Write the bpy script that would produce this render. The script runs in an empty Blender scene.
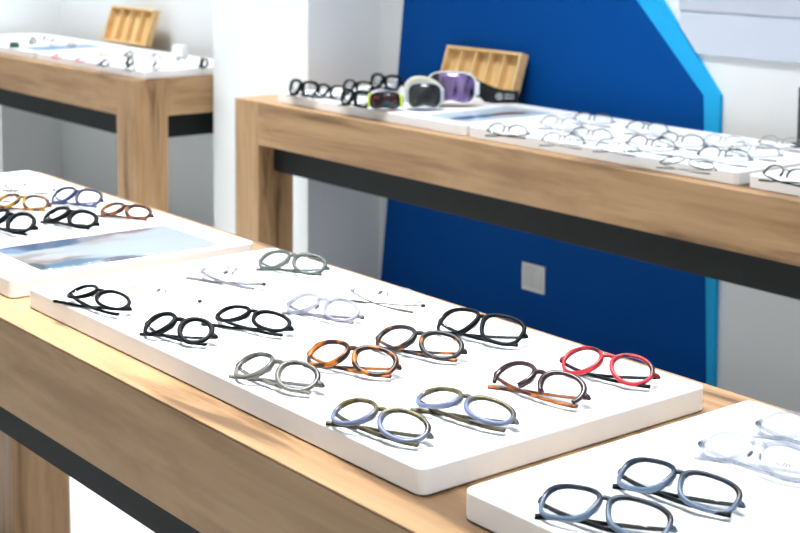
import bpy, bmesh, math, random
from mathutils import Matrix, Vector
S = 0.62            # metres per survey unit
EYE = 1.5624        # camera height
sc = bpy.context.scene
C = sc.collection
PI = math.pi
def X(u): return u * S
def Z(u): return EYE + u * S

# ------------------------------------------------------------------ materials
def mat(name, base=(.8, .8, .8), rough=.5, metal=0, trans=0, alpha=1, coat=0, ior=1.45, spec=None):
    m = bpy.data.materials.new(name); m.use_nodes = True
    b = m.node_tree.nodes['Principled BSDF']
    b.inputs['Base Color'].default_value = (*base, 1)
    b.inputs['Roughness'].default_value = rough
    b.inputs['Metallic'].default_value = metal
    b.inputs['Transmission Weight'].default_value = trans
    b.inputs['Alpha'].default_value = alpha
    b.inputs['Coat Weight'].default_value = coat
    b.inputs['IOR'].default_value = ior
    if spec is not None: b.inputs['Specular IOR Level'].default_value = spec
    return m
def nodes(m):
    nt = m.node_tree
    return nt, nt.nodes, nt.links, nt.nodes['Principled BSDF']
def ramp(N, stops, interp='LINEAR'):
    r = N.new('ShaderNodeValToRGB'); cr = r.color_ramp; cr.interpolation = interp
    while len(cr.elements) < len(stops): cr.elements.new(.5)
    for e, (p, c) in zip(cr.elements, stops):
        e.position = p; e.color = (*c, 1)
    return r
def subtle(m, amt=.03, scale=8):
    """slight tonal unevenness and bump of a painted or laminated surface"""
    nt, N, L, b = nodes(m)
    tc = N.new('ShaderNodeTexCoord'); nz = N.new('ShaderNodeTexNoise')
    nz.inputs['Scale'].default_value = scale; nz.inputs['Detail'].default_value = 4
    L.new(tc.outputs['Object'], nz.inputs['Vector'])
    base = b.inputs['Base Color'].default_value[:3]
    r = ramp(N, [(.3, tuple(c * (1 - amt) for c in base)), (.7, tuple(min(1, c * (1 + amt)) for c in base))])
    L.new(nz.outputs['Fac'], r.inputs['Fac']); L.new(r.outputs['Color'], b.inputs['Base Color'])
    bp = N.new('ShaderNodeBump'); bp.inputs['Strength'].default_value = .04; bp.inputs['Distance'].default_value = .002
    L.new(nz.outputs['Fac'], bp.inputs['Height']); L.new(bp.outputs['Normal'], b.inputs['Normal'])
    return m

def wood(name, axis, dark=(.12, .066, .028), mid=(.305, .178, .084), light=(.41, .258, .132), seed=0.0):
    m = mat(name, rough=.5); nt, N, L, b = nodes(m)
    tc = N.new('ShaderNodeTexCoord'); mp = N.new('ShaderNodeMapping')
    sc_ = [3.4, 3.4, 3.4]; sc_[axis] = .42
    mp.inputs['Scale'].default_value = sc_; mp.inputs['Location'].default_value = (seed, seed * 1.7, seed * .6)
    L.new(tc.outputs['Object'], mp.inputs['Vector'])
    warp = N.new('ShaderNodeTexNoise'); warp.inputs['Scale'].default_value = 1.6; warp.inputs['Detail'].default_value = 2
    L.new(mp.outputs['Vector'], warp.inputs['Vector'])
    mx = N.new('ShaderNodeVectorMath'); mx.operation = 'MULTIPLY_ADD'
    mx.inputs[1].default_value = (.8, .8, .8); L.new(warp.outputs['Color'], mx.inputs[0]); L.new(mp.outputs['Vector'], mx.inputs[2])
    n1 = N.new('ShaderNodeTexNoise'); n1.inputs['Scale'].default_value = 2.6; n1.inputs['Detail'].default_value = 6; n1.inputs['Roughness'].default_value = .62
    L.new(mx.outputs['Vector'], n1.inputs['Vector'])
    r1 = ramp(N, [(.33, dark), (.42, mid), (.54, light), (.68, mid)])
    L.new(n1.outputs['Fac'], r1.inputs['Fac'])
    # fine grain
    mp2 = N.new('ShaderNodeMapping'); s2 = [70, 70, 70]; s2[axis] = 2.2
    mp2.inputs['Scale'].default_value = s2; L.new(tc.outputs['Object'], mp2.inputs['Vector'])
    n2 = N.new('ShaderNodeTexNoise'); n2.inputs['Scale'].default_value = 1; n2.inputs['Detail'].default_value = 3
    L.new(mp2.outputs['Vector'], n2.inputs['Vector'])
    r2 = ramp(N, [(.3, (.80, .78, .76)), (.62, (1, 1, 1))]); L.new(n2.outputs['Fac'], r2.inputs['Fac'])
    mul = N.new('ShaderNodeMix'); mul.data_type = 'RGBA'; mul.blend_type = 'MULTIPLY'; mul.inputs['Factor'].default_value = .55
    L.new(r1.outputs['Color'], mul.inputs['A']); L.new(r2.outputs['Color'], mul.inputs['B'])
    # knots and dark checks
    mp3 = N.new('ShaderNodeMapping'); s3 = [9, 9, 9]; s3[axis] = 2.0
    mp3.inputs['Scale'].default_value = s3; mp3.inputs['Location'].default_value = (seed, .3, .9)
    L.new(mx.outputs['Vector'], mp3.inputs['Vector'])
    n3 = N.new('ShaderNodeTexNoise'); n3.inputs['Scale'].default_value = .42; n3.inputs['Detail'].default_value = 2
    L.new(mp3.outputs['Vector'], n3.inputs['Vector'])
    r3 = ramp(N, [(.66, (1, 1, 1)), (.76, (.52, .46, .42))]); L.new(n3.outputs['Fac'], r3.inputs['Fac'])
    mul2 = N.new('ShaderNodeMix'); mul2.data_type = 'RGBA'; mul2.blend_type = 'MULTIPLY'; mul2.inputs['Factor'].default_value = .8
    L.new(mul.outputs['Result'], mul2.inputs['A']); L.new(r3.outputs['Color'], mul2.inputs['B'])
    L.new(mul2.outputs['Result'], b.inputs['Base Color'])
    return m

def bamboo(name, axis=2):
    return wood(name, axis, (.50, .27, .085), (.68, .43, .17), (.78, .54, .26), 3.1)

def acetate(name, top, bottom=None, alpha=1, rough=.28, coat=0):
    """frame plastic; with a second colour the rim fades from its brow (top) to its lower rim"""
    m = mat(name, top, rough, coat=coat, alpha=alpha)
    if bottom:
        nt, N, L, b = nodes(m)
        tc = N.new('ShaderNodeTexCoord'); sp = N.new('ShaderNodeSeparateXYZ'); L.new(tc.outputs['Object'], sp.inputs['Vector'])
        mr = N.new('ShaderNodeMapRange'); mr.inputs['From Min'].default_value = .012; mr.inputs['From Max'].default_value = .034
        L.new(sp.outputs['Y'], mr.inputs['Value'])
        nz = N.new('ShaderNodeTexNoise'); nz.inputs['Scale'].default_value = 55; L.new(tc.outputs['Object'], nz.inputs['Vector'])
        r2 = ramp(N, [(.50, top), (.62, tuple(c * .12 for c in top))]); L.new(nz.outputs['Fac'], r2.inputs['Fac'])
        mx = N.new('ShaderNodeMix'); mx.data_type = 'RGBA'; L.new(mr.outputs['Result'], mx.inputs['Factor'])
        mx.inputs['A'].default_value = (*bottom, 1); L.new(r2.outputs['Color'], mx.inputs['B'])
        L.new(mx.outputs['Result'], b.inputs['Base Color'])
    return m
def tortoise(name, a, bcol, lo=.46, hi=.56, scale=60):
    m = mat(name, a, .3, spec=.25); nt, N, L, b = nodes(m)
    tc = N.new('ShaderNodeTexCoord'); nz = N.new('ShaderNodeTexNoise'); nz.inputs['Scale'].default_value = scale; nz.inputs['Detail'].default_value = 1.5
    L.new(tc.outputs['Object'], nz.inputs['Vector'])
    r = ramp(N, [(lo, a), (hi, bcol)]); L.new(nz.outputs['Fac'], r.inputs['Fac']); L.new(r.outputs['Color'], b.inputs['Base Color'])
    return m
def lens_mat(name, tint=(.97, .98, .985), gloss=.06, rough=.02):
    m = bpy.data.materials.new(name); m.use_nodes = True
    nt = m.node_tree; N = nt.nodes; L = nt.links; N.clear()
    o = N.new('ShaderNodeOutputMaterial'); mix = N.new('ShaderNodeMixShader'); t = N.new('ShaderNodeBsdfTransparent'); gl = N.new('ShaderNodeBsdfGlossy')
    t.inputs['Color'].default_value = (*tint, 1); gl.inputs['Roughness'].default_value = rough
    mix.inputs['Fac'].default_value = gloss
    L.new(t.outputs[0], mix.inputs[1]); L.new(gl.outputs[0], mix.inputs[2]); L.new(mix.outputs[0], o.inputs['Surface'])
    return m

WALL = subtle(mat('white wall paint', (.79, .83, .845), .7), .015, 2)
CEIL = mat('ceiling paint', (.85, .85, .85), .8)
FLOOR = subtle(mat('pale floor tile', (.74, .74, .73), .3), .03, 3)
LAMI = subtle(mat('white laminate', (.865, .88, .895), .35), .01, 30)
STEEL = subtle(mat('black steel', (.009, .012, .012), .6, spec=.25), .1, 20)
BLUE = subtle(mat('deep blue paint', (.0005, .064, .285), .7, spec=.08), .03, 3)
SKY = subtle(mat('light blue edge paint', (.02, .40, .78), .7, spec=.1), .02, 3)
WOODX = wood('oak grain lengthwise', 0); WOODY = wood('oak grain crosswise', 1, seed=2.2); WOODZ = wood('oak grain upright', 2, seed=5.1)
BAM = bamboo('bamboo'); 

# ------------------------------------------------------------------ mesh helpers
def obj(name, bm, m, parent=None, smooth=False, loc=None, rot=None):
    me = bpy.data.meshes.new(name); bm.normal_update(); bm.to_mesh(me); bm.free()
    if smooth:
        for p in me.polygons: p.use_smooth = True
    for k in (m if isinstance(m, (list, tuple)) else [m]): me.materials.append(k)
    o = bpy.data.objects.new(name, me); C.objects.link(o)
    if parent: o.parent = parent
    if loc: o.location = loc
    if rot: o.rotation_euler = rot
    return o
def tag(o, label, cat, group=None):
    o['label'] = label; o['category'] = cat
    if group: o['group'] = group
    return o
def thing(name, label, cat, loc=(0, 0, 0), rz=0, group=None, scale=1):
    o = bpy.data.objects.new(name, None); C.objects.link(o); o.location = loc; o.rotation_euler = (0, 0, rz)
    o.empty_display_size = .05; o.scale = (scale,) * 3
    return tag(o, label, cat, group)
def struct(o): o['kind'] = 'structure'; return o
def box(bm, x0, x1, y0, y1, z0, z1, bev=0, seg=2):
    vs = [bm.verts.new((x, y, z)) for z in (z0, z1) for y in (y0, y1) for x in (x0, x1)]
    fs = [(0, 2, 3, 1), (4, 5, 7, 6), (0, 1, 5, 4), (2, 6, 7, 3), (0, 4, 6, 2), (1, 3, 7, 5)]
    f = [bm.faces.new([vs[i] for i in q]) for q in fs]
    if bev:
        es = {e for q in f for e in q.edges}
        bmesh.ops.bevel(bm, geom=list(es), offset=bev, segments=seg, affect='EDGES', profile=.6)
    return bm
def rbox(x0, x1, y0, y1, z0, z1, r, bev=.0025, n=8):
    """slab with rounded plan corners and a small edge bevel"""
    bm = bmesh.new(); pts = []
    for cx, cy, a0 in ((x1 - r, y1 - r, 0), (x0 + r, y1 - r, 90), (x0 + r, y0 + r, 180), (x1 - r, y0 + r, 270)):
        for k in range(n + 1):
            a = math.radians(a0 + 90 * k / n); pts.append((cx, cy, a))
    def ring(z, inset):
        return [bm.verts.new((cx + (r - inset) * math.cos(a), cy + (r - inset) * math.sin(a), z)) for cx, cy, a in pts]
    rs = [ring(z0, bev), ring(z0 + bev, 0), ring(z1 - bev, 0), ring(z1 - bev * .3, bev * .3), ring(z1, bev)]
    for A, B in zip(rs, rs[1:]):
        for i in range(len(A)):
            j = (i + 1) % len(A); bm.faces.new((A[i], A[j], B[j], B[i]))
    bm.faces.new(list(reversed(rs[0]))); bm.faces.new(rs[-1])
    return bm
def sweep(bm, pts, sec, closed=False, up=Vector((0, 0, 1)), nseg=8, sup=2.6):
    """sweep a superellipse section (half sizes a across, b along `up`) along points; sec = (a, b) or one per point"""
    P = [Vector(p) for p in pts]; n = len(P); rings = []
    for i in range(n):
        if closed: t = P[(i + 1) % n] - P[i - 1]
        else: t = P[min(i + 1, n - 1)] - P[max(i - 1, 0)]
        t.normalize(); s = t.cross(up)
        if s.length < 1e-6: s = t.cross(Vector((0, 1, 0)))
        s.normalize(); u = s.cross(t).normalized()
        a, b = sec[i] if isinstance(sec, list) else sec
        ring = []
        for k in range(nseg):
            q = 2 * PI * k / nseg; c, sn = math.cos(q), math.sin(q)
            e = 2 / sup
            ring.append(bm.verts.new(P[i] + s * (a * math.copysign(abs(c) ** e, c)) + u * (b * math.copysign(abs(sn) ** e, sn))))
        rings.append(ring)
    m = n if closed else n - 1
    for i in range(m):
        A, B = rings[i], rings[(i + 1) % n]
        for k in range(nseg):
            j = (k + 1) % nseg; bm.faces.new((A[k], B[k], B[j], A[j]))
    if not closed:
        bm.faces.new(rings[0]); bm.faces.new(list(reversed(rings[-1])))
    bmesh.ops.recalc_face_normals(bm, faces=bm.faces[:])
    return bm
def smooth_path(pts, sub=5):
    """Catmull-Rom through the points"""
    P = [Vector(p) for p in pts]; out = []
    for i in range(len(P) - 1):
        a, b, c, d = P[max(i - 1, 0)], P[i], P[i + 1], P[min(i + 2, len(P) - 1)]
        for k in range(sub):
            t = k / sub
            out.append(.5 * ((2 * b) + (c - a) * t + (2 * a - 5 * b + 4 * c - d) * t * t + (3 * b - a - 3 * c + d) * t ** 3))
    out.append(P[-1]); return out

# ------------------------------------------------------------------ spectacles
M = {}
M['black'] = mat('black acetate', (.002, .0035, .004), .45, spec=.12)
M['smoke'] = acetate('smoky olive acetate', (.075, .072, .058), (.14, .135, .115), .88)
M['olive'] = acetate('olive to lilac acetate', (.115, .095, .03), (.13, .16, .27), .97)
M['olivet'] = mat('olive brown acetate', (.06, .052, .025), .3, spec=.25)
M['orange'] = tortoise('orange brown mottled acetate', (.06, .014, .006), (.36, .12, .03), .46, .60)
M['brow'] = acetate('plum black acetate', (.03, .012, .016), rough=.2)
M['red'] = acetate('glossy red acetate', (.36, .006, .018), (.45, .012, .022))
M['tort'] = tortoise('tortoiseshell acetate', (.025, .010, .008), (.34, .10, .012), .52, .60, 48)
M['tortd'] = tortoise('dark acetate with orange flecks', (.018, .016, .018), (.36, .115, .016), .60, .66, 42)
M['tortb'] = tortoise('brown tortoiseshell acetate', (.03, .012, .008), (.20, .06, .014), .50, .60, 50)
M['amber'] = tortoise('amber and brown acetate', (.05, .022, .012), (.34, .17, .022), .48, .58, 45)
M['clear'] = acetate('clear acetate', (.25, .27, .31), alpha=.42)
M['cleargrey'] = acetate('clear grey acetate', (.26, .28, .32), alpha=.50)
M['lilac'] = acetate('lilac grey acetate', (.19, .19, .25), alpha=.60)
M['lilact'] = acetate('mauve grey acetate', (.15, .14, .17), alpha=.8)
M['greengrey'] = acetate('grey green acetate', (.05, .066, .055), alpha=.80)
M['navy'] = acetate('navy acetate', (.006, .011, .05), (.016, .03, .11), .96)
M['bluegrey'] = acetate('blue grey acetate', (.012, .024, .045), (.10, .15, .23), .96)
M['white'] = acetate('white translucent acetate', (.20, .23, .32), alpha=.34)
M['tanm'] = acetate('tan acetate', (.50, .36, .22))
M['redp'] = acetate('pale red acetate', (.60, .12, .16))
M['steel'] = mat('dark metal wire', (.03, .034, .034), .45, .2)
M['pale'] = mat('pale metal wire', (.22, .24, .24), .4, .3)
M['gold'] = mat('gold metal', (.75, .50, .12), .25, .9)
M['hinge'] = mat('dark hinge metal', (.03, .03, .035), .3, .8)
M['paddark'] = acetate('dark nose pad', (.05, .05, .06), alpha=.8)
M['pad'] = acetate('silicone pad', (.75, .76, .78), alpha=.5)
LENS = lens_mat('clear lens'); LENSD = lens_mat('grey tinted lens', (.10, .11, .12), .10); LENSM = lens_mat('faint grey lens', (.62, .65, .68), .08)

# a, b: half lens size; p: squareness; rt: rim half width; rd: rim half depth; tau: how far the front leans; ar: arc of the rim drawn
ST = {
 'black_oval':  dict(a=0.0278, b=0.0177, p=2.2, rt=0.0023, rd=0.0024, tau=18, rim='black', tmp='black', out=1),
 'black_round': dict(a=0.0252, b=0.0230, p=2.1, rt=0.0034, rd=0.0031, tau=30, rim='black', tmp='black'),
 'black_cat':   dict(a=0.0278, b=0.0177, p=2.3, rt=0.0025, rd=0.0026, tau=22, rim='black', tmp='black', out=1),
 'smoke':       dict(a=0.0257, b=0.0214, p=2.2, rt=0.0030, rd=0.0026, tau=28, rim='smoke', tmp='smoke'),
 'twotone':     dict(a=0.0285, b=0.0203, p=2.2, rt=0.0026, rd=0.0026, tau=25, rim='olive', tmp='olivet'),
 'twotone_low': dict(a=0.0285, b=0.0182, p=2.3, rt=0.0026, rd=0.0026, tau=18, rim='olive', tmp='olivet'),
 'brow':        dict(a=0.0268, b=0.0225, p=2.2, rt=0.0028, rd=0.0026, tau=30, rim='brow', tmp='orange', ar=(-35, 215)),
 'red':         dict(a=0.0263, b=0.0230, p=2.0, rt=0.0025, rd=0.0026, tau=32, rim='red', tmp='black'),
 'black_square':dict(a=0.0285, b=0.0235, p=2.8, rt=0.0025, rd=0.0026, tau=32, rim='black', tmp='black'),
 'tortoise_dark':dict(a=0.0278, b=0.0219, p=2.2, rt=0.0029, rd=0.0029, tau=31, rim='tortd', tmp='tortd'),
 'tortoise':    dict(a=0.0278, b=0.0219, p=2.3, rt=0.0032, rd=0.0029, tau=31, rim='tort', tmp='tort'),
 'clear_olive': dict(a=0.0268, b=0.0177, p=2.2, rt=0.0018, rd=.0016, tau=19, rim='clear', tmp='olivet', thin=1, dots=1, out=1),
 'lilac':       dict(a=0.0263, b=0.0214, p=2.1, rt=0.0028, rd=0.0026, tau=28, rim='lilac', tmp='lilact', dots=1),
 'clear_grey':  dict(a=0.0268, b=0.0177, p=2.2, rt=0.0025, rd=.0020, tau=22, rim='cleargrey', tmp='lilact', dots=1, out=1),
 'greengrey':   dict(a=0.0278, b=0.0219, p=2.3, rt=0.0030, rd=0.0029, tau=31, rim='greengrey', tmp='greengrey', dots=1),
 'clear_gold':  dict(a=0.0263, b=0.0193, p=2.1, rt=0.0014, rd=.0012, tau=22, rim='clear', tmp='clear', thin=1, gold=1, dots=1),
 'blue_rect':   dict(a=0.0285, b=0.0203, p=2.9, rt=0.0024, rd=0.0025, tau=28, rim='bluegrey', tmp='black'),
 'blue_rect2':  dict(a=0.0285, b=0.0203, p=2.9, rt=0.0024, rd=0.0025, tau=28, rim='bluegrey', tmp='black'),
 'white_clear': dict(a=0.0284, b=0.0219, p=2.2, rt=0.0025, rd=.0020, tau=28, rim='white', tmp='white', dots=1, text=1),
 'white_clear2':dict(a=0.0284, b=0.0214, p=2.2, rt=0.0025, rd=.0020, tau=28, rim='white', tmp='white', dots=1),
 'navy':        dict(a=0.0284, b=0.0235, p=2.6, rt=0.0030, rd=0.0029, tau=35, rim='navy', tmp='navy'),
 'black_cat2':  dict(a=0.0273, b=0.0203, p=2.3, rt=0.0034, rd=0.0031, tau=28, rim='black', tmp='black'),
 'tortoise2':   dict(a=0.0273, b=0.0198, p=2.3, rt=0.0034, rd=0.0031, tau=28, rim='tortb', tmp='tortb'),
 'amber':       dict(a=0.0268, b=0.0214, p=2.3, rt=0.0032, rd=0.0029, tau=31, rim='amber', tmp='amber'),
 'black_round2':dict(a=0.0257, b=0.0230, p=2.1, rt=0.0034, rd=0.0031, tau=32, rim='black', tmp='black'),
 'clear_small': dict(a=0.0257, b=0.0182, p=2.1, rt=0.0016, rd=.0014, tau=22, rim='clear', tmp='clear', thin=1, dots=1),
 'metal':       dict(a=0.0278, b=0.0219, p=2.1, rt=.0015, rd=.0019, tau=52, rim='steel', tmp='pale', thin=1, dots=1, ar=(-8, 188)),
 'metal_dark':  dict(a=0.0273, b=0.0219, p=2.1, rt=.0015, rd=.0020, tau=52, rim='steel', tmp='black', dots=1, ar=(-8, 188)),
 'metal_pale':  dict(a=0.0278, b=0.0214, p=2.1, rt=.0010, rd=.0014, tau=50, rim='pale', tmp='pale', thin=1, dots=1, ar=(-8, 188)),
 'metal_flat':  dict(a=0.0278, b=0.0182, p=2.1, rt=.0010, rd=.0013, tau=20, rim='steel', tmp='pale', thin=1),
 'black_thick': dict(a=.0280, b=.0220, p=2.7, rt=0.0047, rd=.0036, tau=72, rim='black', tmp='black'),
 'black_thin':  dict(a=.0275, b=.0205, p=2.5, rt=0.0031, rd=0.0031, tau=64, rim='black', tmp='black'),
 'tan':         dict(a=0.0263, b=0.0203, p=2.2, rt=0.0023, rd=0.0022, tau=30, rim='tanm', tmp='tanm'),
 'redpale':     dict(a=0.0263, b=0.0203, p=2.2, rt=0.0023, rd=0.0022, tau=30, rim='redp', tmp='redp'),
}
WU = Vector((0, 0, 1))
CACHE = {}
def front_pt(u, v, w=0.0):
    """point of the front: u across, v up the lens plane, -w towards the wearer, ends bowing to the wearer"""
    return (u, v, w - .0120 * (abs(u) / .069) ** 2.0)
def outline(s, side, n=40, inset=0, ar=None):
    a, b, p = s['a'] - inset, s['b'] - inset, s['p']; e = 2 / p; out = []
    cx = .0355; cv = s['b'] + s['rt'] + .0003
    if ar: angs = [math.radians(ar[0] + (ar[1] - ar[0]) * k / (n - 1)) for k in range(n)]
    else: angs = [2 * PI * k / n for k in range(n)]
    for q in angs:
        c, sn = math.cos(q), math.sin(q)
        x = a * math.copysign(abs(c) ** e, c); y = b * math.copysign(abs(sn) ** e, sn)
        x -= s.get('nose', .36) * y * (1 - x / a) / 2 - .04 * y   # nose side slopes outwards going down
        y += .06 * x
        out.append(front_pt(side * (cx + x), cv + y))
    return out
def glasses(x, y, z, rz, scale, style, label, group, cat):
    s = ST[style]; small = group and ('corner' in group or 'back table' in group or 'end tray' in group or 'ski' in group)
    n = 26 if small else 44; ns = 6 if small else 8
    t = thing('eyeglasses', label, cat, (x, y, z), rz, group, scale)
    tau = math.radians(s['tau']); rt, rd, a, b = s['rt'], s['rd'], s['a'], s['b']
    vh = b + rt + b * .22; hw = .0150; hy = -vh * math.cos(tau) - hw * math.sin(tau)
    lift = max(.0100 if tau < .8 else .004, .0100 - (vh * math.sin(tau) - hw * math.cos(tau)))
    key = style, small
    if key not in CACHE:
        q = {}
        bm = bmesh.new(); cv = b + rt + .0003; gap = .0355 - a
        for side in (-1, 1):
            ar = s.get('ar')
            ol = outline(s, side, n, 0, ar); thick = []
            for k_ in range(n):                                   # the rim is fuller at the nose and at the outer corner
                q_ = math.radians(ar[0] + (ar[1] - ar[0]) * k_ / (n - 1)) if ar else 2 * PI * k_ / n
                fn = max(0, -math.cos(q_)) ** 2; fo = max(0, math.cos(q_ - .5)) ** 6
                g1 = 1 + (0 if s.get('thin') else .30 * fn + .35 * fo)
                thick.append((rt * g1, rd * (1 + (0 if s.get('thin') else .7 * fn + .3 * fo))))
            sweep(bm, ol, thick, closed=not ar, up=WU, nseg=ns)
            ec = front_pt(side * (.0355 + a * .98), cv + b * .24); hp = (side * .0690, vh, -hw)
            sweep(bm, smooth_path([ec, (side * .0682, vh, -.0125), hp], 4), (max(rt * 1.25, .0014), max(rd * .9, .0012)), up=WU, nseg=ns)
        br = smooth_path([(-(gap + .0012), cv + b * .44, 0), (-gap * .45, cv + b * .60, 0), (gap * .45, cv + b * .60, 0), (gap + .0012, cv + b * .44, 0)], 4)
        sweep(bm, br, (rt * 1.05, rd), up=WU, nseg=ns)
        q['front'] = bm
        me = {}
        def keep(k, bm):
            m_ = bpy.data.meshes.new(k); bm.normal_update(); bm.to_mesh(m_); bm.free()
            for p_ in m_.polygons: p_.use_smooth = True
            me[k] = m_
        keep('frame_front', bm); me['frame_front'].materials.append(M[s['rim']])
        for k, side in (('l', -1), ('r', 1)):
            bm = bmesh.new(); f = []
            for w_ in (-.0006, .0006):
                o_ = [Vector(p_) + Vector((0, 0, w_)) for p_ in outline(s, side, n, rt * .45)]
                cen = sum(o_, Vector()) / len(o_) - Vector((0, 0, .0012))
                f.append(([bm.verts.new(p_) for p_ in o_], bm.verts.new(cen)))
            (A, ca), (B, cb) = f
            for i in range(n):
                j = (i + 1) % n
                bm.faces.new((A[i], A[j], ca)); bm.faces.new((B[j], B[i], cb)); bm.faces.new((A[j], A[i], B[i], B[j]))
            bmesh.ops.recalc_face_normals(bm, faces=bm.faces[:])
            keep('lens' + k, bm); me['lens' + k].materials.append({'d': LENSD, 'm': LENSM}.get(s.get('lens'), LENS))
            if not small:
                bm = bmesh.new()
                bmesh.ops.create_uvsphere(bm, u_segments=8, v_segments=6, radius=1, matrix=Matrix.Translation((side * (gap * .80), cv - b * .05, -.0045)) @ Matrix.Rotation(side * .35, 4, 'Z') @ Matrix.Diagonal((.0013, .0050, .0030, 1)))
                keep('pad' + k, bm); me['pad' + k].materials.append(M['paddark' if s.get('dots') else 'pad'])
        # hinge point in thing space, then the two folded temples
        hz = vh * math.sin(tau) - hw * math.cos(tau) + lift; hyy = 0
        th, tw = (.0010, .0011) if s.get('thin') else (.0019, .0030)
        for k, side, top in (('l', -1, 1), ('r', 1, 0)):
            g_ = th + .0003 + top * (2 * th + .0005)        # the two folded temples lie one on the other
            zz = lambda f: max(g_, hz * f)
            if top: ys = (-.004, -.0125, -.0205, -.0235, -.0240, -.0225, -.0200)
            elif s.get('out'): ys = (.002, -.003, -.010, -.018, -.021, -.024, -.027)
            else: ys = (.003, .001, -.003, -.006, -.010, -.0145, -.020)
            o_ = 1.16 if s.get('out') and not top else 1.0
            main = smooth_path([(side * .0690, 0, hz), (side * .0640, ys[0], zz(.85)), (side * .0360, ys[1], zz(.55)), (0, ys[2], zz(.32)), (-side * .0260, ys[3], zz(.22))], 4)
            tipp = smooth_path([(-side * .0255, ys[3], zz(.22)), (-side * .0400 * o_, ys[4], g_), (-side * .0540 * o_, ys[5], g_), (-side * .0660 * o_, ys[6], g_)], 4)
            bm = bmesh.new(); sweep(bm, main, (tw, th), up=WU, nseg=ns); keep('temple' + k, bm); me['temple' + k].materials.append(M[s['tmp']])
            bm = bmesh.new(); tt = (max(th, .0014), max(tw, .0019))
            sweep(bm, tipp, [(tt[1] * (.8 + .4 * i / (len(tipp) - 1)), tt[0] * (.85 + .35 * min(1, i / 6))) for i in range(len(tipp))], up=WU, nseg=ns)
            keep('tip' + k, bm)
            me['tip' + k].materials.append(M['lilact'] if style in ('clear_grey', 'lilac') else M['steel'] if s['tmp'] in ('clear', 'pale') and not s.get('gold') else M['clear'] if s.get('gold') else M[s['tmp']])
            bm = bmesh.new(); hs = .0026 if s.get('dots') else .0018
            if s.get('dots') and small: hs = .0022
            box(bm, side * .0690 - hs, side * .0690 + hs, hyy - hs, hyy + hs, hz - hs * .9, hz + hs * .9, hs * .3)
            keep('hinge' + k, bm); me['hinge' + k].materials.append(M['gold'] if s.get('gold') and side < 0 else M['hinge'])
        CACHE[key] = me
    me = CACHE[key]
    def put(k, name, tilt, parent=t):
        o = bpy.data.objects.new(name, me[k]); C.objects.link(o); o.parent = parent
        if tilt: o.location = (0, hy, lift); o.rotation_euler = (tau, 0, 0)
        return o
    put('frame_front', 'frame_front', 1)
    for k in 'lr':
        put('lens' + k, 'lens', 1)
        if not small: put('pad' + k, 'nose_pad', 1)
        p = put('temple' + k, 'temple', 0)
        put('tip' + k, 'temple_tip', 0, p); put('hinge' + k, 'hinge', 0, p)
    if s.get('text'):
        cu = bpy.data.curves.new('lens_print', 'FONT'); cu.body = 'iiizo'; cu.size = .0100; cu.offset = .0003; cu.align_x = 'CENTER'
        tmp = bpy.data.objects.new('tmp', cu); C.objects.link(tmp); dg = bpy.context.evaluated_depsgraph_get(); dg.update()
        tm = bpy.data.meshes.new_from_object(tmp.evaluated_get(dg)); C.objects.unlink(tmp)
        tm.materials.clear()
        tm.materials.append(mat('grey lens print', (.08, .085, .09), .6))
        o = bpy.data.objects.new('lens_print', tm); C.objects.link(o); o.parent = t
        o.location = (.036, hy + .014 * math.cos(tau) - .001, .014 * math.sin(tau) + .001 + lift); o.rotation_euler = (tau, 0, 0)
    return t

# ------------------------------------------------------------------ room
def sbox(name, x0, x1, y0, y1, z0, z1, m):
    return struct(obj(name, box(bmesh.new(), x0, x1, y0, y1, z0, z1), m))
HT = 3.1; YW = X(5.70); YP = X(5.14)
sbox('floor', -10.5, 4.0, -5.0, 5.0, -.1, 0, FLOOR)
sbox('ceiling', -10.5, 4.0, -5.0, 5.0, HT, HT + .1, CEIL)
sbox('wall_back', -10.5, 4.0, YW, YW + .15, 0, HT, WALL)
sbox('wall_pillar', X(-8.385), X(-7.295), YP, YW, 0, HT, WALL)
sbox('wall_corner', -10.5, X(-11.82), X(5.15), YW, 0, HT, WALL)
sbox('wall_left', -10.6, -10.5, -5.0, YW, 0, HT, WALL)

# blue panel on the back wall: a tall field that comes to a point, light blue border on its right side
def prism(pts, y0, y1):
    bm = bmesh.new()
    A = [bm.verts.new((x, y0, z)) for x, z in pts]; B = [bm.verts.new((x, y1, z)) for x, z in pts]
    n = len(pts); bm.faces.new(A); bm.faces.new(list(reversed(B)))
    for i in range(n):
        j = (i + 1) % n; bm.faces.new((A[j], A[i], B[i], B[j]))
    bmesh.ops.recalc_face_normals(bm, faces=bm.faces[:])
    return bm
ZF = -EYE / S
def lx(z): return -7.030 + .118 * (z + .503)
outer = [(lx(ZF), ZF), (-4.570, ZF), (-4.587, -.848), (-4.587 - .863 * (1.684 + .848), 1.684)]
inner = [(lx(ZF), ZF), (-4.607, ZF), (-4.686, -.858), (-4.686 - 1.013 * (1.252 + .858), 1.252)]
bp = thing('accent_panel', 'tall deep blue angular wall panel with a light blue right border', 'wall panel', (0, YW, 0))
obj('border', prism([(X(x), Z(z)) for x, z in outer], -.016, -.0005), SKY, bp)
obj('field', prism([(X(x), Z(z)) for x, z in inner], -.020, -.0165), BLUE, bp)

# double wall plate on the blue panel
sw = thing('wall_plate', 'white square switch plate on the blue panel under the back table', 'wall plate', (X(-5.845), YW - .0205, Z(-1.999)))
wp = mat('white plastic plate', (.72, .73, .73), .35); wp2 = mat('grey white rocker', (.58, .60, .60), .35)
obj('plate', box(bmesh.new(), -.056, .056, -.008, 0, -.049, .049, .003), wp, sw)
for k in (-1, 1): obj('rocker', box(bmesh.new(), k * .0235 - .0215, k * .0235 + .0215, -.011, -.0075, -.037, .037, .0015), wp2, sw)

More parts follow.
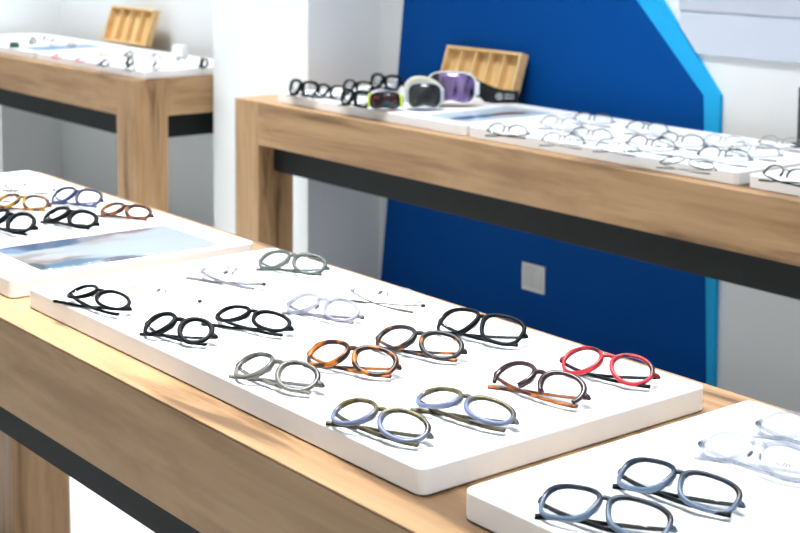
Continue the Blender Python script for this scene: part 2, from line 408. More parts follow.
# shallow box panel high on the wall at the right
PALE = subtle(mat('pale blue grey panel', (.56, .62, .72), .6), .02, 3)
lb = thing('wall_box', 'pale blue grey rectangular box panel high on wall right of the blue panel', 'wall panel', (0, YW, 0))
obj('body', prism([(X(-4.852), Z(-.443)), (X(-4.852), Z(-.526)), (X(-4.738), Z(-.655)), (X(-2.4), Z(-.655)), (X(-2.4), Z(-.443))], -.014, -.0005), PALE, lb)
obj('cover', prism([(X(-4.852), Z(-.4425)), (X(-2.4), Z(-.4425)), (X(-2.4), Z(.35)), (X(-4.852), Z(.35))], -.019, -.0005), subtle(mat('grey cover panel', (.50, .54, .62), .6), .02, 3), lb)

# ------------------------------------------------------------------ tables
LEG = X(.245); TZ = Z(-1.055); AZ = Z(-1.30); BZ = Z(-1.463); DEPTH = X(1.045); REC = X(.11)
def table(x0, x1, y0, label, seed, rear=True):
    t = thing('display_table', label, 'table', (x0, y0, 0), 0, 'oak display tables')
    w = x1 - x0; d = DEPTH; z0 = 0
    for lxx in (0, w - LEG):
        for ly in ((0, d - LEG) if rear else (0,)):
            obj('leg', box(bmesh.new(), lxx, lxx + LEG, ly, ly + LEG, 0, TZ - .0035, .0012, 1), WOODZ, t)
    obj('tabletop', box(bmesh.new(), 0, w, 0, d, TZ - .003, TZ, .0008, 1), WOODX, t)
    for ly in (0, d - .03):
        obj('apron', box(bmesh.new(), LEG + .0005, w - LEG - .0005, ly, ly + .03, AZ, TZ - .0035, .001, 1), WOODX, t)
    for lxx in (0, w - .03):
        obj('apron', box(bmesh.new(), lxx, lxx + .03, LEG + .0005, d - LEG - .0005, AZ, TZ - .0035, .001, 1), WOODY, t)
    obj('underside', box(bmesh.new(), .032, w - .032, .032, d - .032, AZ + .004, AZ + .02), WOODX, t) if False else None
    for ly in (REC, d - REC - .03):
        obj('steel_rail', box(bmesh.new(), LEG + .0005, w - LEG - .0005, ly, ly + .03, BZ, AZ + .03, .001, 1), STEEL, t)
    for lxx in (REC, w - REC - .03):
        obj('steel_rail', box(bmesh.new(), lxx, lxx + .03, LEG + .0005, d - LEG - .0005, BZ, AZ + .03, .001, 1), STEEL, t)
    return t
table(X(-5.625), X(.16), X(1.564), 'oak display table in the foreground with the tortoiseshell and red glasses on it', 0)
table(X(-7.283), X(-1.30), X(4.61), 'oak display table against the blue panel, with ski goggles on it', 1, False)
table(X(-11.80), X(-8.40), X(4.56), 'oak display table in the far left corner behind the pillar', 2, False)

# ------------------------------------------------------------------ trays
TT = Z(-1.0)
def tray(x0, x1, y0, label, cap=0):
    o = obj('display_tray', rbox(X(x0), X(x1), X(y0), X(y0 + .80), TZ + .0004, TT, .014), LAMI, smooth=False)
    tag(o, label, 'display tray', 'white display trays'); return o
tray(-5.395, -3.770, 1.66, 'white display tray at the left end of the front table, with the printed card')
tray(-3.675, -2.003, 1.665, 'white display tray in the centre of the front table, with the red glasses')
tray(-1.892, -.22, 1.665, 'white display tray at the bottom right, nearest the camera')
tray(-6.97, -5.345, 4.69, 'white display tray holding the ski goggles on the back table')
tray(-5.315, -3.690, 4.69, 'white display tray of thin-rimmed glasses on the back table')
tray(-3.640, -2.000, 4.69, 'white display tray at the right edge of the back table')
tray(-10.06, -8.44, 4.65, 'white display tray at the right end of the corner table by the pillar')
tray(-11.72, -10.10, 4.65, 'white display tray at the far left of the corner table with the blue card')

# ------------------------------------------------------------------ printed cards
def blobs(name, base, items, rough=.3):
    """printed picture: soft patches of ink in object space (cx, cy, rx, ry, softness, colour)"""
    m = mat(name, base, rough); nt, N, L, b = nodes(m)
    tc = N.new('ShaderNodeTexCoord'); nz = N.new('ShaderNodeTexNoise'); nz.inputs['Scale'].default_value = 28; nz.inputs['Detail'].default_value = 3
    L.new(tc.outputs['Object'], nz.inputs['Vector'])
    ad = N.new('ShaderNodeVectorMath'); ad.operation = 'MULTIPLY_ADD'; ad.inputs[1].default_value = (.05, .05, 0)
    L.new(nz.outputs['Color'], ad.inputs[0]); L.new(tc.outputs['Object'], ad.inputs[2])
    cur = None
    for cx, cy, rx, ry, soft, col in items:
        mp = N.new('ShaderNodeMapping'); mp.vector_type = 'POINT'
        mp.inputs['Scale'].default_value = (1 / rx, 1 / ry, 0); mp.inputs['Location'].default_value = (-(cx + .025) / rx, -(cy + .025) / ry, 0)
        L.new(ad.outputs['Vector'], mp.inputs['Vector'])
        ln = N.new('ShaderNodeVectorMath'); ln.operation = 'LENGTH'; L.new(mp.outputs['Vector'], ln.inputs[0])
        mr = N.new('ShaderNodeMapRange'); mr.inputs['From Min'].default_value = 1 - soft; mr.inputs['From Max'].default_value = 1 + soft
        mr.inputs['To Min'].default_value = 1; mr.inputs['To Max'].default_value = 0; mr.interpolation_type = 'SMOOTHSTEP'
        L.new(ln.outputs['Value'], mr.inputs['Value'])
        mx = N.new('ShaderNodeMix'); mx.data_type = 'RGBA'; L.new(mr.outputs['Result'], mx.inputs['Factor'])
        if cur: L.new(cur, mx.inputs['A'])
        else: mx.inputs['A'].default_value = (*base, 1)
        mx.inputs['B'].default_value = (*col, 1); cur = mx.outputs['Result']
    L.new(cur, b.inputs['Base Color']); return m
CLEARP = lens_mat('clear acrylic', (.93, .95, .96), .05)
def card(x0, x1, y0, y1, label, pic):
    w, d = X(x1 - x0), X(y1 - y0)
    t = thing('photo_card', label, 'printed card', (X(x0) + w / 2, X(y0) + d / 2, TT + .0003), 0, None)
    obj('print', box(bmesh.new(), -w / 2, w / 2, -d / 2, d / 2, 0, .0012), pic, t)
    obj('acrylic_cover', rbox(-w / 2 - .001, w / 2 + .001, -d / 2 - .001, d / 2 + .001, .0014, .0042, .002, .0004, 2), CLEARP, t)
    return t
# card space: x across (-.107..-.107), y deep (-.18..-.18); the near right corner is +x,-y
p1 = blobs('printed street scene', (.335, .350, .370), [
    (-.085, -.085, .036, .095, .25, (0.045, 0.075, 0.144)), (-.070, -.165, .022, .030, .4, (0.160, 0.213, 0.309)), (.005, -.150, .030, .060, .45, (0.245, 0.192, 0.176)),
    (.012, -.105, .018, .060, .35, (0.373, 0.351, 0.346)), (.045, -.125, .010, .070, .35, (0.224, 0.149, 0.138)), (.078, -.115, .024, .065, .35, (0.069, 0.128, 0.192)),
    (.066, -.176, .024, .016, .4, (0.037, 0.048, 0.045)), (-.080, .015, .018, .035, .4, (0.213, 0.224, 0.245)), (-.094, .080, .013, .065, .3, (0.213, 0.107, 0.117)),
    (-.05, .005, .018, .05, .5, (0.320, 0.266, 0.266)), (.098, -.018, .020, .036, .3, (0.064, 0.058, 0.102)), (.03, .03, .05, .05, .6, (0.351, 0.373, 0.405))])
card(-4.150, -3.800, 1.775, 2.355, 'large printed photo card of blue and white shapes on front table left tray', p1)
p2 = blobs('printed blue strip scene', (.60, .66, .70), [(.02, -.10, .030, .075, .3, (.045, .10, .24)), (.025, -.02, .028, .06, .4, (.06, .15, .36)),
    (.015, .06, .028, .06, .3, (.16, .07, .07)), (.04, .10, .02, .04, .4, (.05, .05, .06))])
card(-5.720, -5.390, 4.75, 5.33, 'printed card with blue and dark red picture, in front of the ski goggles', p2)
p3 = blobs('printed pale blue scene', (.24, .38, .68), [(.06, -.10, .06, .06, .4, (.14, .27, .62)), (.0, .08, .08, .08, .4, (.32, .46, .75))])
card(-10.45, -10.14, 4.70, 5.26, 'blue printed card lying on the corner table', p3)

# ------------------------------------------------------------------ all the spectacles
GL = [
 (-2.0829, 1.0673, 0.107, 1.286, 'black_oval', 'black oval glasses tilted low at the left corner of the near centre tray', 'frames laid out on the middle tray of the front table', 'glasses'),
 (-1.8563, 1.0806, 0.372, 0.955, 'black_round', 'thick black round glasses near the front edge, beside the black oval pair', 'frames laid out on the middle tray of the front table', 'glasses'),
 (-1.8347, 1.1948, 0.346, 1.035, 'black_cat', 'black slim oval glasses in second row of the centre tray', 'frames laid out on the middle tray of the front table', 'glasses'),
 (-1.5942, 1.0776, 0.241, 1.153, 'smoke', 'smoky olive translucent glasses by the near edge of the centre tray', 'frames laid out on the middle tray of the front table', 'glasses'),
 (-1.363, 1.0707, 0.197, 1.291, 'twotone', 'olive and lilac two-tone glasses closest to the near corner of the centre tray', 'frames laid out on the middle tray of the front table', 'glasses'),
 (-1.338, 1.1841, 0.216, 1.183, 'twotone_low', 'olive and pale lilac glasses lying nearly flat behind the near-corner pair', 'frames laid out on the middle tray of the front table', 'glasses'),
 (-1.3458, 1.3203, 0.105, 1.114, 'brow', 'half-rim glasses with dark brows and orange brown temples, in front of red pair', 'frames laid out on the middle tray of the front table', 'glasses'),
 (-1.3421, 1.4443, 0.358, 1.032, 'red', 'round glasses with glossy red frame', 'frames laid out on the middle tray of the front table', 'glasses'),
 (-1.5882, 1.4352, 0.325, 1.168, 'black_square', 'large black squarish glasses at the far edge in front of blue wall', 'frames laid out on the middle tray of the front table', 'glasses'),
 (-1.5834, 1.3129, 0.452, 1.033, 'tortoise_dark', 'dark round glasses with a few orange flecks, right of the tortoiseshell pair', 'frames laid out on the middle tray of the front table', 'glasses'),
 (-1.5818, 1.1923, 0.52, 1.029, 'tortoise', 'tortoiseshell glasses with amber and black mottling in the middle of the centre tray', 'frames laid out on the middle tray of the front table', 'glasses'),
 (-1.8265, 1.4431, 0.152, 1.18, 'clear_olive', 'clear glasses with thin olive temples near the far edge of centre tray', 'frames laid out on the middle tray of the front table', 'glasses'),
 (-1.8242, 1.3182, 0.347, 1.021, 'lilac', 'pale lilac grey translucent glasses in the third row of centre tray', 'frames laid out on the middle tray of the front table', 'glasses'),
 (-2.0913, 1.3185, 0.154, 1.243, 'clear_grey', 'clear colourless glasses with grey temple tips near left end of centre tray', 'frames laid out on the middle tray of the front table', 'glasses'),
 (-2.0973, 1.4479, 0.588, 0.981, 'greengrey', 'grey green translucent glasses at the back left corner of centre tray', 'frames laid out on the middle tray of the front table', 'glasses'),
 (-2.0585, 1.171, 0.312, 1.048, 'clear_gold', 'clear almost invisible glasses with gold hinges, left end of centre tray', 'frames laid out on the middle tray of the front table', 'glasses'),
 (-1.007, 1.084, 0.418, 1.171, 'blue_rect', 'blue grey rectangular glasses nearest the camera at bottom edge', 'frames laid out on the right tray of the front table', 'glasses'),
 (-1.0078, 1.1993, 0.159, 1.247, 'blue_rect2', 'blue black rectangular glasses behind the nearest blue grey pair', 'frames laid out on the right tray of the front table', 'glasses'),
 (-1.0106, 1.3386, 0.133, 1.19, 'white_clear', 'clear white glasses with small print on a lens, on the right tray', 'frames laid out on the right tray of the front table', 'glasses'),
 (-1.0146, 1.4481, 0.085, 1.067, 'white_clear2', 'clear white glasses cut off by the right edge, behind the printed clear pair', 'frames laid out on the right tray of the front table', 'glasses'),
 (-2.8666, 1.419, 0.564, 0.905, 'navy', 'navy blue translucent glasses at the far side of the left tray', 'frames laid out on the left tray of the front table', 'glasses'),
 (-2.6816, 1.3142, 0.265, 1.156, 'black_cat2', 'black glasses on the left tray in front of the navy blue pair', 'frames laid out on the left tray of the front table', 'glasses'),
 (-2.6839, 1.4379, 0.512, 0.92, 'tortoise2', 'brown tortoiseshell glasses beside the table leg, on the left tray', 'frames laid out on the left tray of the front table', 'glasses'),
 (-2.8889, 1.3039, 0.822, 0.702, 'amber', 'amber and brown glasses at the far left of the left tray', 'frames laid out on the left tray of the front table', 'glasses'),
 (-2.7033, 1.1955, 0.225, 1.168, 'black_round2', 'black round glasses cut by left edge, beside the printed card', 'frames laid out on the left tray of the front table', 'glasses'),
 (-3.0706, 1.402, 0.679, 0.705, 'clear_small', 'pale clear glasses at the back corner of the left tray', 'frames laid out on the left tray of the front table', 'glasses'),
 (-3.0357, 1.3065, 0.403, 0.673, 'clear_small', 'clear glasses cut by left edge behind the amber pair', 'frames laid out on the left tray of the front table', 'glasses'),
 (-3.0482, 2.8433, 0.612, 0.861, 'metal_dark', 'thin glasses with one dark temple, first at the left end of the back tray', 'thin frames laid out on the back table by blue wall', 'glasses'),
 (-2.8276, 2.8441, 0.515, 0.937, 'metal', 'thin metal glasses at near edge of back tray, right of dark-temple pair', 'thin frames laid out on the back table by blue wall', 'glasses'),
 (-2.8537, 2.9821, 0.356, 0.987, 'metal', 'thin dark metal glasses in middle row of back tray, left half', 'thin frames laid out on the back table by blue wall', 'glasses'),
 (-3.0539, 3.0634, -0.008, 1.298, 'metal_pale', 'pale thin glasses in middle row near the left end of back tray', 'thin frames laid out on the back table by blue wall', 'glasses'),
 (-3.0742, 3.2178, 0.453, 1.001, 'metal', 'thin glasses at the far edge of back tray, left half', 'thin frames laid out on the back table by blue wall', 'glasses'),
 (-2.6612, 2.8805, 0.121, 1.011, 'metal_pale', 'faint clear glasses with dark hinge at the near edge of back tray', 'thin frames laid out on the back table by blue wall', 'glasses'),
 (-2.614, 2.9609, 0.093, 1.157, 'metal', 'thin metal glasses at the centre of back tray', 'thin frames laid out on the back table by blue wall', 'glasses'),
 (-2.8423, 3.199, 0.343, 1.023, 'metal', 'thin metal glasses at the far edge of back tray, below the blue point', 'thin frames laid out on the back table by blue wall', 'glasses'),
 (-2.6191, 3.0879, 0.141, 1.078, 'metal', 'thin round metal glasses in the middle row, right half of back tray', 'thin frames laid out on the back table by blue wall', 'glasses'),
 (-2.5562, 3.1901, 0.033, 0.823, 'metal_pale', 'faint glasses at far edge of back tray beside light blue border', 'thin frames laid out on the back table by blue wall', 'glasses'),
 (-2.3868, 2.9799, 0.273, 1.101, 'metal', 'large thin-rimmed glasses near the right end of back tray', 'thin frames laid out on the back table by blue wall', 'glasses'),
 (-2.3973, 3.1167, 0.094, 1.113, 'metal_pale', 'pale grey glasses behind the large thin-rimmed pair, right end of back tray', 'thin frames laid out on the back table by blue wall', 'glasses'),
 (-2.3766, 2.826, 0.059, 1.258, 'metal_flat', 'thin metal glasses lying low at the near edge of back tray', 'thin frames laid out on the back table by blue wall', 'glasses'),
 (-2.4468, 3.2956, 0.2, 0.76, 'metal_pale', 'thin grey glasses at the far right corner of back tray', 'thin frames laid out on the back table by blue wall', 'glasses'),
 (-2.109, 2.8701, -0.275, 1.246, 'metal_dark', 'thin grey glasses on the tray at the right edge of back table', 'thin frames on the end tray of the back table', 'glasses'),
 (-4.1564, 2.9172, 0.079, 1.372, 'black_thick', 'thick black glasses, leftmost on the back table by white pillar', 'black frames beside the ski goggles', 'glasses'),
 (-4.056, 2.9614, -0.21, 1.577, 'black_thin', 'small black thin glasses second from the left end of back table', 'black frames beside the ski goggles', 'glasses'),
 (-4.1102, 3.1139, -0.142, 1.469, 'black_thin', 'grey black glasses in third place, behind the small black pair', 'black frames beside the ski goggles', 'glasses'),
 (-3.8317, 2.8991, -0.238, 1.431, 'black_thick', 'small black glasses at near edge left of multicolour goggles', 'black frames beside the ski goggles', 'glasses'),
 (-4.1503, 3.2727, -0.092, 1.582, 'black_thick', 'glossy black glasses behind the multicolour goggles', 'black frames beside the ski goggles', 'glasses'),
 (-6.6155, 3.0534, 0.044, 1.029, 'black_thin', 'dark glasses at the far left behind blue card on corner table', 'small frames on the corner table tray', 'glasses'),
 (-6.6641, 3.1384, 0.035, 1.047, 'metal', 'thin glasses right of the dark far-left pair on corner table', 'small frames on the corner table tray', 'glasses'),
 (-6.5115, 3.1073, 0.039, 1.011, 'metal', 'dark glasses just behind the middle of the blue card on corner table', 'small frames on the corner table tray', 'glasses'),
 (-6.4115, 3.1567, 0.034, 0.993, 'tan', 'tan glasses behind the right end of the blue card on corner table', 'small frames on the corner table tray', 'glasses'),
 (-5.8723, 2.82, 0.074, 0.853, 'redpale', 'pinkish red glasses in front of the blue card on corner table', 'small frames on the corner table tray', 'glasses'),
 (-5.695, 2.8398, 0.074, 0.819, 'redpale', 'red glasses right of the pinkish pair on corner table', 'small frames on the corner table tray', 'glasses'),
 (-5.866, 3.0409, 0.049, 0.869, 'tan', 'tan glasses in front of the wooden case on corner table, left', 'small frames on the corner table tray', 'glasses'),
 (-5.7841, 3.1198, 0.041, 0.859, 'greengrey', 'grey green glasses in front of the wooden case on corner table, right', 'small frames on the corner table tray', 'glasses'),
 (-5.5942, 3.1423, 0.039, 0.822, 'metal', 'thin dark glasses left of the white block on corner table', 'small frames on the corner table tray', 'glasses'),
 (-5.4656, 2.8329, 0.077, 0.774, 'navy', 'blue glasses at the near edge of corner table tray', 'small frames on the corner table tray', 'glasses'),
 (-5.4623, 2.9505, 0.063, 0.782, 'black_thin', 'black glasses above the corner post, behind another dark pair on corner table', 'small frames on the corner table tray', 'glasses'),
 (-5.2448, 2.8328, 0.079, 0.733, 'metal_dark', 'dark glasses nearest the corner post of corner table', 'small frames on the corner table tray', 'glasses'),
 (-5.2391, 2.9471, 0.065, 0.74, 'metal_dark', 'dark glasses at near edge, second from the tray end of corner table', 'small frames on the corner table tray', 'glasses'),
 (-5.384, 3.1428, 0.04, 0.782, 'metal', 'thin dark glasses in front of the small white block on corner table', 'small frames on the corner table tray', 'glasses'),
 (-5.1831, 3.1377, 0.041, 0.743, 'black_thick', 'black glasses at the right end of corner table by white pillar', 'small frames on the corner table tray', 'glasses'),
]
for (gx, gy, ga, gs, st, lab, grp, cat) in GL:
    if grp.startswith('small'): ga, gs = -.22 + random.Random(lab).uniform(-.08, .08), .80
    elif grp.startswith('black'): ga, gs = .05 + random.Random(lab).uniform(-.15, .15), 1.12
    elif 'thin frames laid' in grp: ga = .20 + .35 * (ga - .2); gs = min(1.16, max(.98, gs))
    else: ga = .30 + .6 * (ga - .30); gs = min(1.07, max(.93, gs))
    if 'front table' in grp and gs > 1.0 and False: gs = 1.0
    glasses(gx, gy, TT + .0002, ga, gs, st, lab, grp, cat)

# ------------------------------------------------------------------ bamboo cases leaning on the wall
def case(x0, x1, yb, label, ncell, seed, hgt=.185):
    w = x1 - x0; dep = .036; fr = .011; tilt = math.radians(-18)
    t = thing('wooden_case', label, 'compartment case', (x0, yb, TT + .0095), 0, 'slotted wooden cases leaning on the wall')
    t.rotation_euler = (tilt, 0, 0)
    # local: x wide, z up the case, y depth (front at 0, back at dep)
    bm = bmesh.new()
    box(bm, 0, w, 0, dep, 0, fr, .001, 1); box(bm, 0, w, 0, dep, hgt - fr, hgt, .001, 1)
    box(bm, 0, fr, 0, dep, fr, hgt - fr, .001, 1); box(bm, w - fr, w, 0, dep, fr, hgt - fr, .001, 1)
    obj('case_frame', bm, bamboo('bamboo frame', 0), t)
    obj('back_board', box(bmesh.new(), fr, w - fr, dep - .005, dep - .0005, fr, hgt - fr), BAM, t)
    iw = w - 2 * fr; cw = iw / ncell
    for k in range(1, ncell):
        xx = fr + cw * k; obj('divider', box(bmesh.new(), xx - .003, xx + .003, .004, dep - .0055, fr + .0003, hgt - fr - .0003), BAM, t)
    return t
case(X(-6.53), X(-5.895), X(5.51), 'light wooden case with five slots behind the ski goggles, on the blue panel', 5, 0, .162)
case(X(-10.60), X(-9.91), X(5.47), 'light wooden slotted case on the corner table against the white wall', 4, 1, .178)

# ------------------------------------------------------------------ goggles
GREENF = mat('black foam', (.006, .008, .010), .9)
WHITEF = mat('white goggle shell', (.75, .77, .76), .3, coat=.3)
CREAM = subtle(mat('cream elastic', (.62, .62, .50), .8), .04, 40)
GREYF = mat('pale grey goggle shell', (.42, .45, .46), .35)
LIME = mat('lime goggle shell', (.55, .68, .08), .35)
STRAP = subtle(mat('black elastic strap', (.006, .008, .011), .75), .2, 60)
INK = mat('grey white strap print', (.55, .60, .60), .6)
def mirror(name, stops, scale=(1, 1, 1), rough=.12, vertical=True, nscale=2.2):
    m = mat(name, rough=rough, metal=.55); nt, N, L, b = nodes(m)
    tc = N.new('ShaderNodeTexCoord'); mp = N.new('ShaderNodeMapping'); mp.inputs['Scale'].default_value = scale
    L.new(tc.outputs['Generated'], mp.inputs['Vector'])
    nz = N.new('ShaderNodeTexNoise'); nz.inputs['Scale'].default_value = nscale; nz.inputs['Detail'].default_value = 1
    L.new(mp.outputs['Vector'], nz.inputs['Vector'])
    r = ramp(N, stops); L.new(nz.outputs['Fac'], r.inputs['Fac']); L.new(r.outputs['Color'], b.inputs['Base Color'])
    b.inputs['Coat Weight'].default_value = .6; return m
def goggle(name, label, loc, rz, w, h, shell, lensm, foam, strapm, lean=.18, strap=None, group='ski goggles', side_m=None):
    """curved shield lens in a shell, foam behind, strap; local x across, -y the lens side, z up"""
    t = thing(name, label, 'goggles', loc, rz, group)
    hw, hh = w / 2, h / 2; n = 56
    def ring(k, y, dy=.0, curve=.30):
        out = []
        for i in range(n):
            q = 2 * PI * i / n; c, sn = math.cos(q), math.sin(q); e = 2 / 3.1
            x = hw * k * math.copysign(abs(c) ** e, c); z = hh * k * math.copysign(abs(sn) ** e, sn)
            if sn < 0: z += .30 * hh * math.exp(-(x / (.24 * w)) ** 2)      # nose notch
            yy = y + curve * w * (x / hw / 1.0) ** 2 * .62 + lean * (z + hh)
            out.append(Vector((x, yy, z + hh + .003)))
        return out
    def loft(rings, close0=False, close1=False):
        bm = bmesh.new(); V = [[bm.verts.new(p) for p in r_] for r_ in rings]
        for A, B in zip(V, V[1:]):
            for i in range(n):
                j = (i + 1) % n; bm.faces.new((A[i], A[j], B[j], B[i]))
        for flag, ringv, src in ((close0, V[0], rings[0]), (close1, V[-1], rings[-1])):
            if flag:
                prev = ringv
                for kk in (.66, .33):
                    nr = []
                    for p in src:
                        x = p.x * kk; z0 = hh + .003; z = z0 + (p.z - z0) * kk
                        xn = x / hw
                        y = p.y + .30 * w * .62 * ((x / hw) ** 2 - (p.x / hw) ** 2) + lean * (z - p.z)
                        nr.append(bm.verts.new((x, y, z)))
                    for i in range(n):
                        j = (i + 1) % n; bm.faces.new((prev[j], prev[i], nr[i], nr[j]))
                    prev = nr
                bm.faces.new(prev)
        bmesh.ops.recalc_face_normals(bm, faces=bm.faces[:])
        return bm
    obj('lens', loft([ring(.935, .001), ring(.935, .004)], True, True), lensm, t, True)
    obj('shell', loft([ring(.935, .0005), ring(.95, -.0015), ring(.985, -.001), ring(1.0, .004), ring(.99, .020), ring(.95, .021), ring(.94, .012), ring(.935, .0005)]), shell, t, True)
    obj('face_foam', loft([ring(.95, .0215), ring(.97, .026), ring(.93, .043), ring(.80, .045), ring(.78, .026), ring(.95, .0215)]), foam, t, True)
    ex = hw; ey = .30 * w * .62 + lean * hh + .012
    for sd in (-1, 1):
        obj('outrigger', box(bmesh.new(), sd * (ex + .002) - .005, sd * (ex + .002) + .005, ey - .012, ey + .022, hh - .020, hh + .024, .004), side_m or shell, t)
    if strap:
        pts, sh = strap
        bm = bmesh.new(); P = smooth_path(pts, 8)
        sweep(bm, P, (.0016, sh), up=WU, nseg=8, sup=6)
        so = obj('strap', bm, strapm, t, True)
        return t, so
    return t, None
PUR = mirror('purple mirror lens', [(.36, (.03, .02, .03)), (.46, (.17, .11, .28)), (.60, (.26, .18, .40)), (.75, (.16, .13, .20))], (3.0, .4, .5), .16)
MUL = mirror('multicolour mirror lens', [(.30, (.01, .01, .02)), (.48, (.008, .008, .012)), (.53, (.30, .05, .02)), (.58, (.01, .012, .02)), (.66, (.0, .16, .22)), (.74, (.008, .01, .03))], (2.2, 1, 1.6), .2, nscale=1.6)
DRK = mirror('dark grey lens', [(.3, (.010, .012, .014)), (.7, (.06, .065, .07))], (1, 1, 1), .12)
gA = math.atan2(.78, .625)
big, so = goggle('ski_goggles', 'large white ski goggles with purple mirror lens and black strap', (X(-5.875), X(5.056), TT + .0006), .75, .168, .114, WHITEF, PUR, GREENF, STRAP, lean=.20,
       strap=([(.086, .052, .052), (.094, .085, .044), (.106, .118, .028), (.130, .1325, .0225), (.168, .1455, .0222), (.205, .158, .0222), (.2125, .163, .0222), (.206, .170, .0222), (.185, .172, .0225), (.135, .166, .030), (.06, .145, .062), (-.02, .122, .088), (-.074, .092, .082), (-.086, .054, .054)], .0200))
# strap marks: a rosette and two short rows of print, lying on the strap's outer face
def seg_box(bm, u, v, su, sv):
    p0 = Vector((.134, .1338, 0)); p1 = Vector((.205, .158, 0)); d = (p1 - p0).normalized(); nrm = Vector((d.y, -d.x, 0))
    c = p0 + d * u + nrm * .0024 + Vector((0, 0, v))
    q = [c + d * (sx * su) + Vector((0, 0, sz * sv)) for sx, sz in ((-1, -1), (1, -1), (1, 1), (-1, 1))]
    A = [bm.verts.new(p) for p in q]; B = [bm.verts.new(p + nrm * .0008) for p in q]
    bm.faces.new(A); bm.faces.new(B)
    for i in range(4): bm.faces.new((A[i], A[(i + 1) % 4], B[(i + 1) % 4], B[i]))
bm = bmesh.new()
for ringr, cnt in ((.0105, 12), (.006, 7), (.0, 1)):
    for k in range(cnt):
        q = 2 * PI * k / cnt; seg_box(bm, .016 + ringr * math.cos(q), .025 + ringr * math.sin(q), .0017, .0017)
bmesh.ops.recalc_face_normals(bm, faces=bm.faces[:]); obj('emblem', bm, INK, so)
bm = bmesh.new()
for row, cnt, vv in ((0, 6, .030), (1, 6, .0195)):
    for k in range(cnt):
        u = .036 + k * .0058
        seg_box(bm, u - .0015, vv, .0006, .0036)
        seg_box(bm, u + .0003, vv + (.0030 if (k + row) % 3 else 0), .0016, .0006)
        if k % 2: seg_box(bm, u + .0016, vv, .0006, .0036)
        else: seg_box(bm, u + .0003, vv - .0030, .0016, .0006)
bmesh.ops.recalc_face_normals(bm, faces=bm.faces[:]); obj('strap_print', bm, INK, so)

g2, so2 = goggle('ski_goggles', 'small white goggles with dark lens and cream strap, left of purple pair', (X(-5.835), X(4.845), TT + .0006), gA - .05,   .112, .088, GREYF, DRK, GREENF, CREAM, lean=.30,
       strap=([(-.060, .045, .042), (-.062, .062, .060), (-.042, .074, .088), (-.008, .078, .092), (.028, .074, .080), (.056, .062, .054), (.060, .045, .042)], .014))
g3, so3 = goggle('ski_goggles', 'small goggles with multicolour mirror lens and lime green frame', (X(-5.953), X(4.673), TT + .0006), gA - .12, .100, .058, GREENF, MUL, GREENF, STRAP, lean=.25,
       strap=([(-.054, .038, .030), (-.055, .052, .034), (-.02, .068, .040), (.02, .068, .040), (.055, .052, .034), (.054, .038, .030)], .009), side_m=LIME)

# ------------------------------------------------------------------ little things
tg = thing('small_display_block', 'small white block display beside the pillar on corner table', 'display block', (X(-9.10), X(5.30), TT + .0003), .3)
bm = rbox(-.036, .036, -.025, .025, 0, .055, .012, .004, 6)
for v in bm.verts:
    k = 1 - .22 * v.co.z / .055; v.co.x *= k; v.co.y *= k
obj('block', bm, LAMI, tg, False); obj('front_lip', rbox(-.040, .040, -.034, -.0258, 0, .016, .003, .001, 4), LAMI, tg)
gc = thing('green_case', 'small dark green object at the far left of the corner table', 'case', (X(-10.483), X(4.68), TT + .0003), .5)
GRN = mat('dark green plastic', (.02, .12, .09), .4)
obj('case_body', rbox(-.026, .026, -.016, .016, 0, .016, .014, .005, 6), GRN, gc); obj('case_lid', rbox(-.025, .025, -.015, .015, .0162, .026, .013, .004, 6), GRN, gc)
fm = thing('framed_stand', 'dark upright display piece cut off at the right edge on back table', 'display stand', (X(-3.930), X(5.45), TT + .0003), .05)
DK = mat('dark grey metal', (.05, .055, .065), .4)
obj('base', rbox(-.03, .10, -.022, .022, 0, .012, .008, .002, 4), DK, fm); obj('upright_panel', rbox(-.020, .09, -.006, .006, .0122, .165, .004, .001, 4), DK, fm)

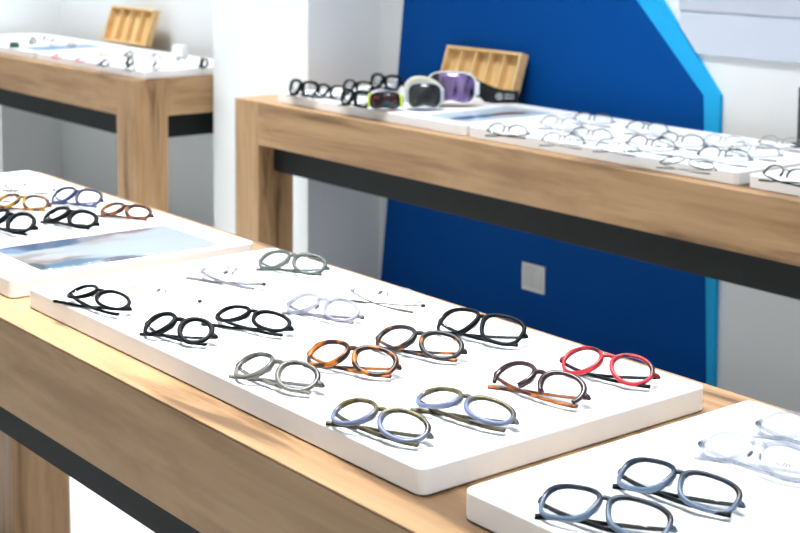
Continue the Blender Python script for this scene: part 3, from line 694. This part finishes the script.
# ------------------------------------------------------------------ light
def area(name, loc, sx, sy, power, col=(.97, .985, 1), rot=(0, 0, 0)):
    l = bpy.data.lights.new(name, 'AREA'); l.shape = 'RECTANGLE'; l.size = sx; l.size_y = sy; l.energy = power; l.color = col
    o = bpy.data.objects.new(name, l); C.objects.link(o); o.location = loc; o.rotation_euler = rot; return o
for lyy, row in ((1.05, ((-8.2, 18, 70), (-5.4, 11, 66), (-3.4, 9, 60), (-1.95, 23, 60), (-.3, 11, 60))),
                 (2.45, ((-8.2, 18, 70), (-6.3, 34, 105), (-4.6, 18, 58), (-3.0, 28, 92), (-1.3, 16, 58))), (-1.8, ((-5.4, 11, 110), (-2.0, 11, 110)))):
    for lxx, pw, spd in row:
        l = area('ceiling_lamp', (lxx, lyy, HT - .04), 1.1, .5, pw); l.data.spread = math.radians(spd)
area('added_side_fill', (3.9, -.2, 1.5), 4.5, 2.6, 60, (.92, .97, 1), (0, math.radians(90), 0))  # unseen fill lamp, added to brighten pillar, leg and tray sides facing right
w = bpy.data.worlds.new('daylight'); sc.world = w; w.use_nodes = True
w.node_tree.nodes['Background'].inputs['Color'].default_value = (.86, .93, 1, 1)
w.node_tree.nodes['Background'].inputs['Strength'].default_value = .48

# ------------------------------------------------------------------ camera
R_ = [[0.6253031, 0.7803434, 0.0077636], [-0.0801006, 0.0542838, 0.9953076], [-0.7762602, 0.6229908, -0.0964498]]
cd = bpy.data.cameras.new('camera'); cam = bpy.data.objects.new('camera', cd); C.objects.link(cam); sc.camera = cam
right, upv, fwd = (Vector(r) for r in R_)
mw = Matrix((( right.x, upv.x, -fwd.x, 0), (right.y, upv.y, -fwd.y, 0), (right.z, upv.z, -fwd.z, EYE), (0, 0, 0, 1)))
cam.matrix_world = mw
cd.sensor_width = 36; cd.lens = 1476.92 / 800 * 36; cd.shift_y = -(266.5 - 60.66) / 800
cd.dof.use_dof = True; cd.dof.focus_distance = 2.0; cd.dof.aperture_fstop = 9
sc.view_settings.view_transform = 'Standard'; sc.view_settings.look = 'None'; sc.view_settings.gamma = 1
sc.view_settings.use_curve_mapping = False; sc.view_settings.exposure = 0.0
sc.cycles.use_denoising = True
sc.cycles.max_bounces = 10; sc.cycles.transparent_max_bounces = 24
